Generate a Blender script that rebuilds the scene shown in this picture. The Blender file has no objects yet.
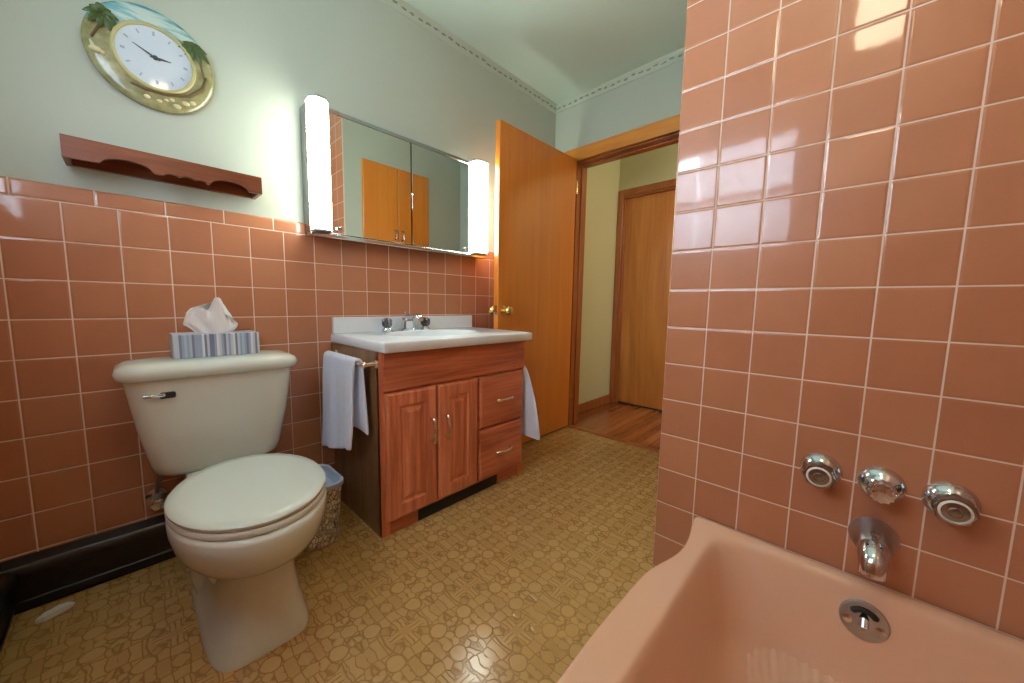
import bpy, bmesh, math, random
from mathutils import Vector, Matrix, noise
random.seed(7)
S = bpy.context.scene
COL = S.collection
PI = math.pi

# ------------------------------------------------------------------ nodes
class NT:
    def __init__(s, name):
        s.m = bpy.data.materials.new(name); s.m.use_nodes = True
        s.t = s.m.node_tree; s.t.nodes.clear()
        s.out = s.t.nodes.new('ShaderNodeOutputMaterial')
    def n(s, typ, **kw):
        x = s.t.nodes.new(typ)
        for k, v in kw.items(): setattr(x, k, v)
        return x
    def link(s, a, b): s.t.links.new(a, b)
    def setin(s, sock, v):
        if hasattr(v, 'is_output') or isinstance(v, bpy.types.NodeSocket): s.link(v, sock)
        else: sock.default_value = v
    def math(s, op, a, b=0.0, c=None, clamp=False):
        x = s.n('ShaderNodeMath', operation=op); x.use_clamp = clamp
        s.setin(x.inputs[0], a); s.setin(x.inputs[1], b)
        if c is not None: s.setin(x.inputs[2], c)
        return x.outputs[0]
    def step(s, v, lo, hi, a=0.0, b=1.0):
        x = s.n('ShaderNodeMapRange', interpolation_type='SMOOTHSTEP')
        s.setin(x.inputs[0], v); s.setin(x.inputs[1], lo); s.setin(x.inputs[2], hi); s.setin(x.inputs[3], a); s.setin(x.inputs[4], b)
        return x.outputs[0]
    def mix(s, f, a, b, mode='MIX'):
        x = s.n('ShaderNodeMix', data_type='RGBA', blend_type=mode)
        s.setin(x.inputs[0], f); s.setin(x.inputs[6], a); s.setin(x.inputs[7], b)
        return x.outputs[2]
    def pos(s): return s.n('ShaderNodeTexCoord').outputs['Object']
    def xyz(s, v):
        x = s.n('ShaderNodeSeparateXYZ'); s.link(v, x.inputs[0]); return x.outputs
    def comb(s, x, y, z=0.0):
        c = s.n('ShaderNodeCombineXYZ')
        for i, v in enumerate((x, y, z)): s.setin(c.inputs[i], v)
        return c.outputs[0]
    def mapping(s, v, scale, loc=(0, 0, 0)):
        x = s.n('ShaderNodeMapping'); s.link(v, x.inputs[0]); x.inputs['Scale'].default_value = scale; x.inputs['Location'].default_value = loc
        return x.outputs[0]
    def noise(s, v, scale, detail=4, rough=.55, dist=0.0):
        x = s.n('ShaderNodeTexNoise'); s.link(v, x.inputs['Vector'])
        x.inputs['Scale'].default_value = scale; x.inputs['Detail'].default_value = detail
        x.inputs['Roughness'].default_value = rough; x.inputs['Distortion'].default_value = dist
        return x.outputs[0]
    def ramp(s, f, stops):
        x = s.n('ShaderNodeValToRGB'); s.link(f, x.inputs[0]); e = x.color_ramp.elements
        while len(e) < len(stops): e.new(.5)
        for i, (p, c) in enumerate(stops): e[i].position = p; e[i].color = rgba(c)
        return x.outputs[0]
    def bump(s, h, strength=.5, dist=.002):
        x = s.n('ShaderNodeBump'); s.link(h, x.inputs['Height']); x.inputs['Strength'].default_value = strength; x.inputs['Distance'].default_value = dist
        return x.outputs[0]
    def bsdf(s, col, rough=.5, metal=0.0, normal=None, coat=0.0, sheen=0.0, ior=1.5):
        b = s.n('ShaderNodeBsdfPrincipled')
        s.setin(b.inputs['Base Color'], rgba(col) if isinstance(col, tuple) else col)
        s.setin(b.inputs['Roughness'], rough); s.setin(b.inputs['Metallic'], metal)
        b.inputs['IOR'].default_value = ior
        if coat: b.inputs['Coat Weight'].default_value = coat; b.inputs['Coat Roughness'].default_value = .08
        if sheen: b.inputs['Sheen Weight'].default_value = sheen
        if normal is not None: s.link(normal, b.inputs['Normal'])
        s.link(b.outputs[0], s.out.inputs[0])
        return s.m
def rgba(c): return (c[0], c[1], c[2], 1.0)
def sr(r, g, b):
    f = lambda v: (v/255/12.92 if v/255 <= .04045 else ((v/255+.055)/1.055)**2.4)
    return (f(r), f(g), f(b))

def simple(name, col, rough=.5, metal=0.0, **kw):
    t = NT(name)
    v = t.noise(t.pos(), 35, 3)
    c = t.mix(t.math('MULTIPLY', v, .12), rgba(col), rgba(tuple(x*.8 for x in col)))
    return t.bsdf(c, rough, metal, **kw)

def tile(name, axis, ou, ov, pu, pv, col, grout, rough=.075):
    t = NT(name); p = t.xyz(t.pos())
    u = t.math('DIVIDE', t.math('SUBTRACT', p[axis], ou), pu)
    v = t.math('DIVIDE', t.math('SUBTRACT', p[2], ov), pv)
    def edge(w, pitch):
        f = t.math('FRACT', w)
        return t.math('MULTIPLY', t.math('MINIMUM', f, t.math('SUBTRACT', 1.0, f)), pitch)
    d = t.math('MINIMUM', edge(u, pu), edge(v, pv))
    face = t.step(d, .0010, .0021)
    fu, fv = t.math('FLOOR', u), t.math('FLOOR', v)
    wn = t.n('ShaderNodeTexWhiteNoise', noise_dimensions='3D'); t.link(t.comb(fu, fv, 3.7), wn.inputs['Vector'])
    tint = t.math('MULTIPLY_ADD', wn.outputs['Value'], .16, .92)
    n1 = t.noise(t.pos(), 9, 4)
    tint = t.math('MULTIPLY', tint, t.math('MULTIPLY_ADD', n1, .2, .9))
    hue = t.mix(wn.outputs['Value'], rgba(col), rgba((col[0]*.97, col[1]*1.05, col[2]*1.08)))
    c = t.mix(1.0, hue, t.comb(tint, tint, tint), 'MULTIPLY')
    c = t.mix(face, rgba(grout), c)
    r = t.step(d, .0010, .0021, .8, rough)
    # pillowed edge + slight waviness, each tile set a hair out of true
    h = t.math('ADD', t.step(d, .0008, .006), t.math('MULTIPLY', t.noise(t.pos(), 22, 2), .22))
    nrm = t.bump(h, .55, .0013)
    r = t.step(d, .0010, .0021, .8, .34)
    t.bsdf(c, r, 0, nrm)
    b = [n for n in t.t.nodes if n.bl_idname == 'ShaderNodeBsdfPrincipled'][0]
    t.link(face, b.inputs['Coat Weight']); b.inputs['Coat Roughness'].default_value = .05; t.link(nrm, b.inputs['Coat Normal'])
    b.inputs['Coat IOR'].default_value = 1.45; b.inputs['Specular IOR Level'].default_value = .28
    return t.m

def wood(name, axis, dark, mid, light, fine=60, rough=.35, coat=.3, streak=5.0):
    t = NT(name)
    sc = [1.0, 1.0, 1.0]; sc[axis] = .055
    v = t.mapping(t.pos(), tuple(x*fine for x in sc))
    n1 = t.noise(v, 1.0, 5, .6, .6)
    sc2 = [1.0, 1.0, 1.0]; sc2[axis] = .16
    v2 = t.mapping(t.pos(), tuple(x*streak for x in sc2))
    n2 = t.noise(v2, 1.0, 3, .5, 1.2)
    f = t.math('ADD', t.math('MULTIPLY', n1, .55), t.math('MULTIPLY', n2, .45))
    c = t.ramp(f, [(.33, dark), (.5, mid), (.68, light)])
    nrm = t.bump(n1, .12, .001)
    return t.bsdf(c, rough, 0, nrm, coat=coat)

MT = {}
TILE = (.46, .170, .080); GROUT = (.76, .60, .49)
P = .1095
MT['tileA'] = tile('pink tile left wall', 0, 0.0, 1.14, P, P, TILE, GROUT)
MT['tileB'] = tile('pink tile faucet wall', 1, -1.2349, 1.5833, P, P, TILE, GROUT)
MT['tileW'] = tile('pink tile window wall', 1, -.03, 1.14, P, P, TILE, GROUT)
MT['tileT'] = tile('pink tile tub wall', 0, 1.331, 1.5833, P, P, TILE, GROUT)
MT['cap'] = tile('pink tile cap row', 0, .175, 1.14, .15, 2.0, TILE, GROUT)
MT['capW'] = tile('pink tile cap row window wall', 1, -.05, 1.14, .15, 2.0, TILE, GROUT)

def paint(name, col, rough=.55):
    t = NT(name)
    n = t.noise(t.pos(), 160, 3)
    n2 = t.noise(t.pos(), 3, 3)
    c = t.mix(n2, rgba(tuple(x*.97 for x in col)), rgba(col))
    return t.bsdf(c, rough, 0, t.bump(n, .08, .001))
MT['paint'] = paint('pale green wall paint', (.46, .495, .41), .5)
MT['ceil'] = paint('ceiling paint', (.66, .82, .72), .6)
MT['hall'] = paint('cream hall paint', sr(190, 180, 134), .6)

def floor_mat():
    t = NT('vinyl pebble floor'); p = t.xyz(t.pos())
    def fold(c, o, per):
        f = t.math('FRACT', t.math('ADD', t.math('DIVIDE', t.math('SUBTRACT', c, o), per), .5))
        return t.math('ABSOLUTE', t.math('MULTIPLY', t.math('SUBTRACT', f, .5), per))
    wob = t.noise(t.pos(), 28, 2)
    wo = t.math('MULTIPLY', t.math('SUBTRACT', wob, .5), .012)
    u = fold(t.math('ADD', p[0], wo), .6785, .2115); v = fold(t.math('SUBTRACT', p[1], wo), -.8385, .2125)
    du = t.math('SUBTRACT', u, .0625); dv = t.math('SUBTRACT', v, .0625)
    d = t.math('SQRT', t.math('ADD', t.math('MULTIPLY', du, du), t.math('MULTIPLY', dv, dv)))
    disc = t.step(d, .0195, .0215, 1.0, 0.0)
    ringgap = t.math('MULTIPLY', t.step(d, .0195, .0215), t.step(d, .023, .025, 1.0, 0.0))
    # paired bars along the middle of every block
    mn, mxx = t.math('MINIMUM', u, v), t.math('MAXIMUM', u, v)
    dd = t.math('ABSOLUTE', t.math('SUBTRACT', mn, .0062))
    inr = t.math('MULTIPLY', t.step(mxx, .046, .048, 1.0, 0.0), t.step(mxx, .012, .014))
    bar = t.math('MULTIPLY', t.step(dd, .0040, .0050, 1.0, 0.0), inr)
    bargap = t.math('MULTIPLY', t.math('MULTIPLY', t.step(dd, .0040, .0050), t.step(mn, .0125, .0135, 1.0, 0.0)), inr)
    # small pebbles, folded so the pattern repeats like printed vinyl
    vo = t.n('ShaderNodeTexVoronoi', feature='DISTANCE_TO_EDGE'); vo.inputs['Scale'].default_value = 44; vo.inputs['Randomness'].default_value = .62
    vv = t.comb(t.math('ADD', t.math('MULTIPLY', u, 1.0), wo), t.math('MULTIPLY', v, .78), 0.0)
    t.link(vv, vo.inputs['Vector'])
    vc = t.n('ShaderNodeTexVoronoi', feature='F1'); vc.inputs['Scale'].default_value = 44; vc.inputs['Randomness'].default_value = .62
    t.link(vv, vc.inputs['Vector'])
    cell = t.step(vo.outputs['Distance'], .02, .085)
    wn = t.n('ShaderNodeTexWhiteNoise', noise_dimensions='3D'); t.link(vc.outputs['Position'], wn.inputs['Vector'])
    # height: 1 on a pebble, 0 in the joint
    h = t.math('MAXIMUM', t.math('MAXIMUM', disc, bar), t.math('MULTIPLY', cell, t.math('SUBTRACT', 1.0, t.math('MAXIMUM', ringgap, bargap))))
    a, b, j = sr(206, 166, 104), sr(186, 144, 86), sr(146, 104, 56)
    c = t.mix(wn.outputs['Value'], rgba(b), rgba(a))
    c = t.mix(disc, c, rgba(sr(204, 164, 104)))
    c = t.mix(bar, c, rgba(sr(202, 162, 100)))
    c = t.mix(h, rgba(j), c)
    big = t.noise(t.pos(), 2.2, 3); fine = t.noise(t.pos(), 60, 4)
    c = t.mix(t.math('MULTIPLY', fine, .6), c, rgba(sr(180, 138, 84)))
    c = t.mix(t.math('MULTIPLY', t.step(big, .4, .7), .18), c, rgba(sr(186, 150, 86)))
    return t.bsdf(c, t.math('MULTIPLY_ADD', fine, .16, .10), 0, t.bump(h, .5, .0012))
MT['floor'] = floor_mat()

MT['oak'] = wood('red oak vertical', 2, sr(146, 74, 44), sr(206, 116, 76), sr(232, 148, 106))
MT['oakh'] = wood('red oak horizontal', 0, sr(148, 72, 42), sr(194, 106, 70), sr(216, 130, 92))
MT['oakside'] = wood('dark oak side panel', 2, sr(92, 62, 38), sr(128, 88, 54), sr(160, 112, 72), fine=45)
MT['honey'] = wood('honey birch door', 2, sr(200, 114, 32), sr(210, 122, 36), sr(218, 134, 44), fine=22, streak=3.2, coat=.4)
MT['honeyh'] = wood('honey casing horizontal', 1, sr(180, 106, 34), sr(204, 126, 44), sr(216, 144, 58), fine=40, coat=.4)
MT['jamb'] = wood('brown jamb', 2, sr(128, 66, 24), sr(154, 84, 34), sr(172, 100, 46), fine=40)
MT['halldoor'] = wood('brown hall door', 2, sr(150, 82, 28), sr(180, 108, 42), sr(200, 130, 60), fine=18, streak=4, coat=.4)
MT['shelf'] = wood('dark stained shelf', 0, sr(84, 38, 18), sr(120, 58, 29), sr(146, 76, 42), fine=60)

def planks():
    t = NT('hall wood floor'); p = t.xyz(t.pos())
    v = t.math('DIVIDE', p[1], .058)
    f = t.math('FRACT', v); e = t.math('MINIMUM', f, t.math('SUBTRACT', 1.0, f))
    wn = t.n('ShaderNodeTexWhiteNoise', noise_dimensions='1D'); t.link(t.math('FLOOR', v), wn.inputs['W'])
    n = t.noise(t.mapping(t.pos(), (4, 60, 60)), 1, 4)
    k = t.math('ADD', t.math('MULTIPLY', n, .6), t.math('MULTIPLY', wn.outputs['Value'], .4))
    c = t.ramp(k, [(.25, sr(120, 62, 30)), (.5, sr(150, 84, 42)), (.75, sr(172, 104, 58))])
    c = t.mix(t.step(e, .01, .035), rgba(sr(70, 34, 16)), c)
    return t.bsdf(c, .22, 0, coat=.3)
MT['planks'] = planks()

MT['porcelain'] = simple('white porcelain', (.70, .74, .66), .12)
MT['seat'] = simple('white seat plastic', (.72, .77, .70), .2)
MT['tub'] = simple('pink enamel', (.78, .46, .30), .14)
MT['chrome'] = simple('chrome', (.66, .70, .76), .10, 1.0)
MT['satin'] = simple('dulled chrome', (.50, .52, .54), .34, 1.0)
MT['chromedark'] = simple('worn chrome', (.34, .33, .32), .2, 1.0)
MT['blackplastic'] = simple('black plastic', (.02, .02, .022), .3)
MT['nickel'] = simple('warm nickel', (.88, .78, .66), .25, 1.0)
MT['brass'] = simple('brass', (.82, .56, .2), .2, 1.0)
MT['counter'] = simple('white cultured marble', (.84, .90, .95), .12)
MT['black'] = simple('black enamel', (.007, .0065, .0065), .28)
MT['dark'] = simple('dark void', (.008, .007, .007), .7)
MT['white'] = simple('white painted', sr(232, 232, 226), .4)
MT['bone'] = simple('soft white plastic', sr(225, 222, 214), .35)
MT['tissue'] = simple('tissue paper', sr(240, 238, 236), .9)
MT['blueliner'] = simple('blue grey plastic', sr(172, 182, 200), .4)
MT['smoke'] = simple('smoked chrome', (.13, .13, .14), .22, .7)
MT['greygum'] = simple('grey cap metal', (.35, .35, .35), .3, .8)

def terry():
    t = NT('white terry cloth')
    n = t.noise(t.pos(), 420, 2); n2 = t.noise(t.pos(), 12, 2)
    c = t.mix(n2, rgba(sr(220, 230, 250)), rgba(sr(230, 238, 253)))
    return t.bsdf(c, .95, 0, t.bump(n, .5, .002), sheen=.3)
MT['terry'] = terry()

def mirror_mat():
    t = NT('mirror glass'); return t.bsdf((.86, .89, .86), .0, 1.0)
MT['mirror'] = mirror_mat()

def emit(name, col, st):
    t = NT(name); e = t.n('ShaderNodeEmission'); e.inputs[0].default_value = rgba(col); e.inputs[1].default_value = st
    t.link(e.outputs[0], t.out.inputs[0]); return t.m
LAMP = 44.0
MT['lamp'] = emit('lit lamp diffuser', (.94, 1.0, .88), LAMP)
MT['ceillamp'] = emit('lit ceiling lamp glass', (1.0, .86, .60), 32.0)

def glass():
    t = NT('window glass')
    fr = t.n('ShaderNodeFresnel'); fr.inputs[0].default_value = 1.45
    tr = t.n('ShaderNodeBsdfTransparent'); gl = t.n('ShaderNodeBsdfGlossy'); gl.inputs['Roughness'].default_value = .0
    mx = t.n('ShaderNodeMixShader'); t.link(fr.outputs[0], mx.inputs[0]); t.link(tr.outputs[0], mx.inputs[1]); t.link(gl.outputs[0], mx.inputs[2])
    t.link(mx.outputs[0], t.out.inputs[0]); return t.m
MT['glass'] = glass()
def sheer():
    t = NT('sheer white curtain')
    a = t.n('ShaderNodeBsdfTranslucent'); a.inputs[0].default_value = (.84, .84, .9, 1); b = t.n('ShaderNodeBsdfDiffuse'); b.inputs[0].default_value = (.84, .84, .88, 1)
    mx = t.n('ShaderNodeMixShader'); mx.inputs[0].default_value = .35
    t.link(a.outputs[0], mx.inputs[1]); t.link(b.outputs[0], mx.inputs[2]); t.link(mx.outputs[0], t.out.inputs[0]); return t.m
MT['sheer'] = sheer()

def stripes():
    t = NT('striped tissue carton'); p = t.xyz(t.pos())
    u = t.math('ADD', t.math('MULTIPLY', t.math('ADD', p[0], p[1]), 165.0), 0.0)
    k = t.math('FLOOR', u)
    wn = t.n('ShaderNodeTexWhiteNoise', noise_dimensions='1D'); t.link(k, wn.inputs['W'])
    c = t.ramp(wn.outputs['Value'], [(0.0, sr(120, 128, 150)), (.2, sr(200, 208, 214)), (.4, sr(158, 168, 190)), (.6, sr(176, 196, 204)), (.8, sr(226, 230, 226)), (1.0, sr(142, 150, 176))])
    for n in t.t.nodes:
        if n.bl_idname == 'ShaderNodeValToRGB': n.color_ramp.interpolation = 'CONSTANT'
    return t.bsdf(c, .45)
MT['stripes'] = stripes()

def leafy():
    t = NT('leaf print bin')
    v = t.mapping(t.pos(), (1, 1, .62))
    vo = t.n('ShaderNodeTexVoronoi', feature='DISTANCE_TO_EDGE'); vo.inputs['Scale'].default_value = 92; t.link(v, vo.inputs['Vector'])
    vc = t.n('ShaderNodeTexVoronoi', feature='F1'); vc.inputs['Scale'].default_value = 92; t.link(v, vc.inputs['Vector'])
    wn = t.n('ShaderNodeTexWhiteNoise', noise_dimensions='3D'); t.link(vc.outputs['Position'], wn.inputs['Vector'])
    c = t.ramp(wn.outputs['Value'], [(0, sr(150, 152, 138)), (.3, sr(214, 206, 182)), (.6, sr(236, 232, 216)), (.85, sr(176, 178, 166))])
    c = t.mix(t.step(vo.outputs['Distance'], .035, .075), rgba(sr(84, 82, 72)), c)
    return t.bsdf(c, .5)
MT['leafy'] = leafy()

def crown_mat(axis):
    t = NT('stencilled crown %d' % axis); p = t.xyz(t.pos())
    u = t.math('DIVIDE', p[axis], .045); k = t.math('FLOOR', u); f = t.math('SUBTRACT', t.math('FRACT', u), .5)
    wn = t.n('ShaderNodeTexWhiteNoise', noise_dimensions='1D'); t.link(k, wn.inputs['W'])
    dz = t.math('DIVIDE', t.math('SUBTRACT', p[2], t.math('MULTIPLY_ADD', wn.outputs['Value'], .009, 2.230)), .0062)
    dx = t.math('DIVIDE', f, .36)
    d = t.math('ADD', t.math('MULTIPLY', dz, dz), t.math('MULTIPLY', dx, dx))
    d = t.math('ADD', d, t.math('MULTIPLY', t.math('SUBTRACT', t.noise(t.pos(), 90, 2), .5), 4.0))
    c = t.mix(t.step(d, .6, 1.0), rgba(sr(128, 136, 124)), rgba(sr(186, 194, 176)))
    return t.bsdf(c, .5)

def clock_mat():
    t = NT('painted beach scene clock rim'); p = t.xyz(t.pos())
    z = t.math('ADD', p[2], t.math('MULTIPLY', t.math('SUBTRACT', t.noise(t.pos(), 20, 3), .5), .05))
    z = t.math('ADD', z, t.math('MULTIPLY', t.math('SUBTRACT', p[0], .326), -.15))
    n = t.noise(t.mapping(t.pos(), (9, 20, 60)), 1.3, 4)
    sky = t.ramp(n, [(.38, sr(70, 140, 160)), (.5, sr(130, 180, 184)), (.62, sr(196, 214, 206))])
    n2 = t.noise(t.pos(), 30, 4)
    sand = t.ramp(n2, [(.3, sr(110, 106, 66)), (.5, sr(140, 134, 92)), (.7, sr(164, 158, 116))])
    c = t.mix(t.step(z, 1.665, 1.69), sand, sky)
    return t.bsdf(c, .25, 0, t.bump(n2, .2, .002), coat=.4)
MT['clockrim'] = clock_mat()
MT['palm'] = simple('palm green', sr(62, 80, 28), .5)
MT['trunk'] = simple('palm trunk', sr(96, 80, 46), .5)
MT['shell'] = simple('shell cream', sr(214, 204, 160), .4)
MT['gold'] = simple('gold bezel', sr(176, 168, 116), .35, .15)
MT['clockface'] = simple('clock face', sr(206, 218, 230), .08)
MT['hand'] = simple('clock hand', sr(48, 54, 60), .35)
MT['tick'] = simple('clock tick', sr(158, 170, 184), .5)

# ------------------------------------------------------------------ mesh helpers
class M:
    def __init__(s): s.b = bmesh.new()
    def face(s, vs):
        try: return s.b.faces.new(vs)
        except ValueError: return None
    def box(s, x0, x1, y0, y1, z0, z1):
        v = [s.b.verts.new((x, y, z)) for x in (x0, x1) for y in (y0, y1) for z in (z0, z1)]
        for f in ((0, 1, 3, 2), (4, 6, 7, 5), (0, 4, 5, 1), (2, 3, 7, 6), (0, 2, 6, 4), (1, 5, 7, 3)): s.face([v[i] for i in f])
        return s
    def loft(s, rings, cap0=True, cap1=True, closed=True):
        R = [[s.b.verts.new(p) for p in r] for r in rings]
        n = len(R[0])
        for a, b in zip(R, R[1:]):
            for i in range(n if closed else n-1):
                j = (i+1) % n
                s.face([a[i], a[j], b[j], b[i]])
        if cap0: s.face(list(reversed(R[0])))
        if cap1: s.face(R[-1])
        return s
    def prism(s, poly, axis, a, b):
        def mk(p, h):
            q = [0, 0, 0]; o = [i for i in range(3) if i != axis]
            q[o[0]], q[o[1]] = p; q[axis] = h; return q
        return s.loft([[mk(p, a) for p in poly], [mk(p, b) for p in poly]])
    def frame(s, d):
        d = Vector(d).normalized(); a = Vector((0, 0, 1)) if abs(d.z) < .9 else Vector((1, 0, 0))
        u = d.cross(a).normalized(); return u, d.cross(u).normalized(), d
    def lathe(s, prof, o, d=(0, 0, 1), n=32, flute=0, amp=0.0):
        u, w, d = s.frame(d); o = Vector(o)
        rings = []
        for r, h in prof:
            rings.append([o + d*h + (u*math.cos(2*PI*k/n) + w*math.sin(2*PI*k/n))*max(r*(1+amp*math.cos(flute*2*PI*k/n)), 1e-5) for k in range(n)])
        return s.loft(rings)
    def tube(s, pts, r, n=12):
        pts = [Vector(p) for p in pts]; rs = r if isinstance(r, (list, tuple)) else [r]*len(pts)
        rings = []; prev = None
        for i, p in enumerate(pts):
            d = (pts[min(i+1, len(pts)-1)] - pts[max(i-1, 0)]).normalized()
            if prev is None: u, w, _ = s.frame(d)
            else:
                u = (prev - d*prev.dot(d)).normalized(); w = d.cross(u)
            prev = u
            rings.append([p + (u*math.cos(2*PI*k/n) + w*math.sin(2*PI*k/n))*rs[i] for k in range(n)])
        return s.loft(rings)
    def ell(s, c, r, n=14, m=8):
        c = Vector(c)
        rings = []
        for i in range(m+1):
            a = -PI/2 + PI*i/m
            rr = max(math.cos(a), .02)
            rings.append([c + Vector((r[0]*rr*math.cos(2*PI*k/n), r[1]*rr*math.sin(2*PI*k/n), r[2]*math.sin(a))) for k in range(n)])
        return s.loft(rings)
    def build(s, name, mat, parent=None, bevel=0.0, seg=2, smooth=35, sub=0, solid=0.0):
        bmesh.ops.remove_doubles(s.b, verts=s.b.verts, dist=1e-6)
        bmesh.ops.recalc_face_normals(s.b, faces=s.b.faces)
        me = bpy.data.meshes.new(name); s.b.to_mesh(me); s.b.free()
        me.materials.append(MT[mat] if isinstance(mat, str) else mat)
        for p in me.polygons: p.use_smooth = smooth > 0
        if smooth > 0 and not sub: me.set_sharp_from_angle(angle=math.radians(smooth))
        o = bpy.data.objects.new(name, me); COL.objects.link(o)
        if parent is not None:
            o.parent = parent; 
            w = parent.location if parent.type == 'EMPTY' else Vector((0, 0, 0))
            o.matrix_parent_inverse = Matrix.Translation(-w)
        if solid:
            md = o.modifiers.new('solid', 'SOLIDIFY'); md.thickness = solid; md.offset = 0
        if bevel:
            md = o.modifiers.new('bevel', 'BEVEL'); md.width = bevel; md.segments = seg; md.limit_method = 'ANGLE'; md.angle_limit = math.radians(40)
        if sub:
            md = o.modifiers.new('sub', 'SUBSURF'); md.levels = sub; md.render_levels = sub
        return o
def box(*a): return M().box(*a)
def thing(name, label, cat, loc=(0, 0, 0), group=None):
    o = bpy.data.objects.new(name, None); COL.objects.link(o); o.location = loc; o.empty_display_size = .05
    return tag(o, label, cat, group)
def tag(o, label, cat, group=None):
    o['label'] = label; o['category'] = cat
    if group: o['group'] = group
    return o
def struct(o, label=None):
    o['kind'] = 'structure'
    if label: o['label'] = label
    return o
def rrect(x0, x1, y0, y1, r, z, n=6):
    pts = []
    for cx, cy, a0 in ((x1-r, y1-r, 0), (x0+r, y1-r, PI/2), (x0+r, y0+r, PI), (x1-r, y0+r, 1.5*PI)):
        for k in range(n+1):
            a = a0 + PI/2*k/n; pts.append((cx+r*math.cos(a), cy+r*math.sin(a), z))
    return pts
def egg(cx, yc, rx, af, ab, z, p=2.0, n=56):
    out = []
    for k in range(n):
        a = 2*PI*k/n; s, c = math.sin(a), math.cos(a)
        x = cx + rx*math.copysign(abs(s)**(2/p), s)
        y = yc - (af if c > 0 else ab)*math.copysign(abs(c)**(2/p), c)
        out.append((x, y, z))
    return out

# ------------------------------------------------------------------ room shell
CEIL = 2.262
XB = 2.38            # door wall
XL = -.085           # window wall
XF = 1.331           # faucet wall tile face
YC = -1.235          # closet wall / end of faucet wall
YT = -2.10           # long tub wall
struct(box(XL-.12, XB+.01, YT-.1, .15, -.08, 0).build('floor', 'floor', smooth=0))
struct(box(XL-.12, XB+.12, YT-.1, .15, CEIL, CEIL+.1).build('ceiling', 'ceil', smooth=0))
struct(box(XL-.12, XB, .008, .15, 0, CEIL).build('wall_left', 'paint', smooth=0))
wa = struct(box(XL, XB, 0, .009, 0, 1.14).build('wall_left_tiling', 'tileA', smooth=0))
cap = M().prism([(0, 1.14), (.0095, 1.14), (.0095, 1.187), (.006, 1.187), (.0025, 1.1855), (.0006, 1.1825), (0, 1.178)], 0, XL, XB)
struct(cap.build('trim_1', 'cap'))
# door wall with opening
DY0, DY1, DZ = -.97, -.17, 1.845
m = M(); m.box(XB, XB+.12, DY1, .15, 0, CEIL); m.box(XB, XB+.12, YC-.12, DY0, 0, CEIL); m.box(XB, XB+.12, DY0, DY1, DZ, CEIL)
struct(m.build('wall_back', 'paint', smooth=0))
# faucet wall (partition)
struct(box(XF+.008, 1.46, YT-.1, YC, 0, CEIL).build('wall_right', 'paint', smooth=0))
struct(box(XF, XF+.0085, YT, YC, 0, CEIL).build('wall_right_tiling', 'tileB', bevel=.004, smooth=30))
# closet wall, beside the faucet wall
struct(box(1.46, XB, YC-.12, YC, 0, CEIL).build('wall_closet', 'paint', smooth=0))
# long tub wall
struct(box(XL-.12, XF+.008, YT-.1, YT-.008, 0, CEIL).build('wall_tub', 'paint', smooth=0))
struct(box(XL, XF, YT-.0085, YT, 0, CEIL).build('wall_tub_tiling', 'tileT', smooth=0))
# window wall
WY0, WY1, WZ0, WZ1 = -1.36, -.46, 1.20, 1.87
m = M(); m.box(XL-.12, XL-.008, YT, WY0, 0, CEIL); m.box(XL-.12, XL-.008, WY1, .008, 0, CEIL); m.box(XL-.12, XL-.008, WY0, WY1, 0, WZ0); m.box(XL-.12, XL-.008, WY0, WY1, WZ1, CEIL)
struct(m.build('wall_window', 'paint', smooth=0))
struct(box(XL-.0085, XL, YT, 0, 0, 1.14).build('wall_window_tiling', 'tileW', smooth=0))
struct(M().prism([(XL, 1.14), (XL-.009, 1.14), (XL-.009, 1.187), (XL-.005, 1.187), (XL, 1.18)], 1, YT, 0).build('trim_2', 'capW'))
w = struct(thing('window_1', 'white sash window over the toilet end of the tub', 'window', (XL, (WY0+WY1)/2, WZ0)))
m = M(); t_ = .035
m.box(XL-.07, XL-.03, WY0, WY0+t_, WZ0, WZ1); m.box(XL-.07, XL-.03, WY1-t_, WY1, WZ0, WZ1); m.box(XL-.07, XL-.03, WY0+t_, WY1-t_, WZ0, WZ0+t_); m.box(XL-.07, XL-.03, WY0+t_, WY1-t_, WZ1-t_, WZ1)
zm = (WZ0+WZ1)/2; m.box(XL-.065, XL-.035, WY0+t_, WY1-t_, zm-.018, zm+.018)
m.build('window_frame', 'white', w, bevel=.003)
box(XL-.052, XL-.048, WY0+t_, WY1-t_, WZ0+t_, zm-.018).build('pane', 'glass', w); box(XL-.052, XL-.048, WY0+t_, WY1-t_, zm+.018, WZ1-t_).build('pane', 'glass', w)
box(XL-.03, XL+.02, WY0-.03, WY1+.03, WZ0-.02, WZ0).build('window_sill', 'white', w, bevel=.004)

def curtain(y0, y1, z0, z1):
    m = M(); K = 60
    a = [[m.b.verts.new((XL-.022+.008*math.sin(k*1.15), y0+(y1-y0)*k/K, z)) for k in range(K+1)] for z in (z0, z1)]
    for k in range(K): m.face([a[0][k], a[0][k+1], a[1][k+1], a[1][k]])
    return m.build('curtain', 'sheer', w, smooth=80)
curtain(WY0+.005, -.842, WZ0+.002, WZ1-.004); curtain(-.838, WY1-.005, WZ0+.002, 1.752)
# crown border
MT['crown0'] = crown_mat(0); MT['crown1'] = crown_mat(1)
pr = lambda s, y: [(y, CEIL-.055), (y+s*.005, CEIL-.053), (y+s*.007, CEIL-.02), (y+s*.012, CEIL-.012), (y+s*.014, CEIL-.0005), (y, CEIL-.0005)]
struct(M().prism(pr(-1, .008), 0, XL, XB).build('trim_3', 'crown0', smooth=0))
struct(M().prism([(XB+(a-XB)*1, b) for a, b in pr(-1, XB)], 1, YC, .008).build('trim_4', 'crown1', smooth=0))

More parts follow.
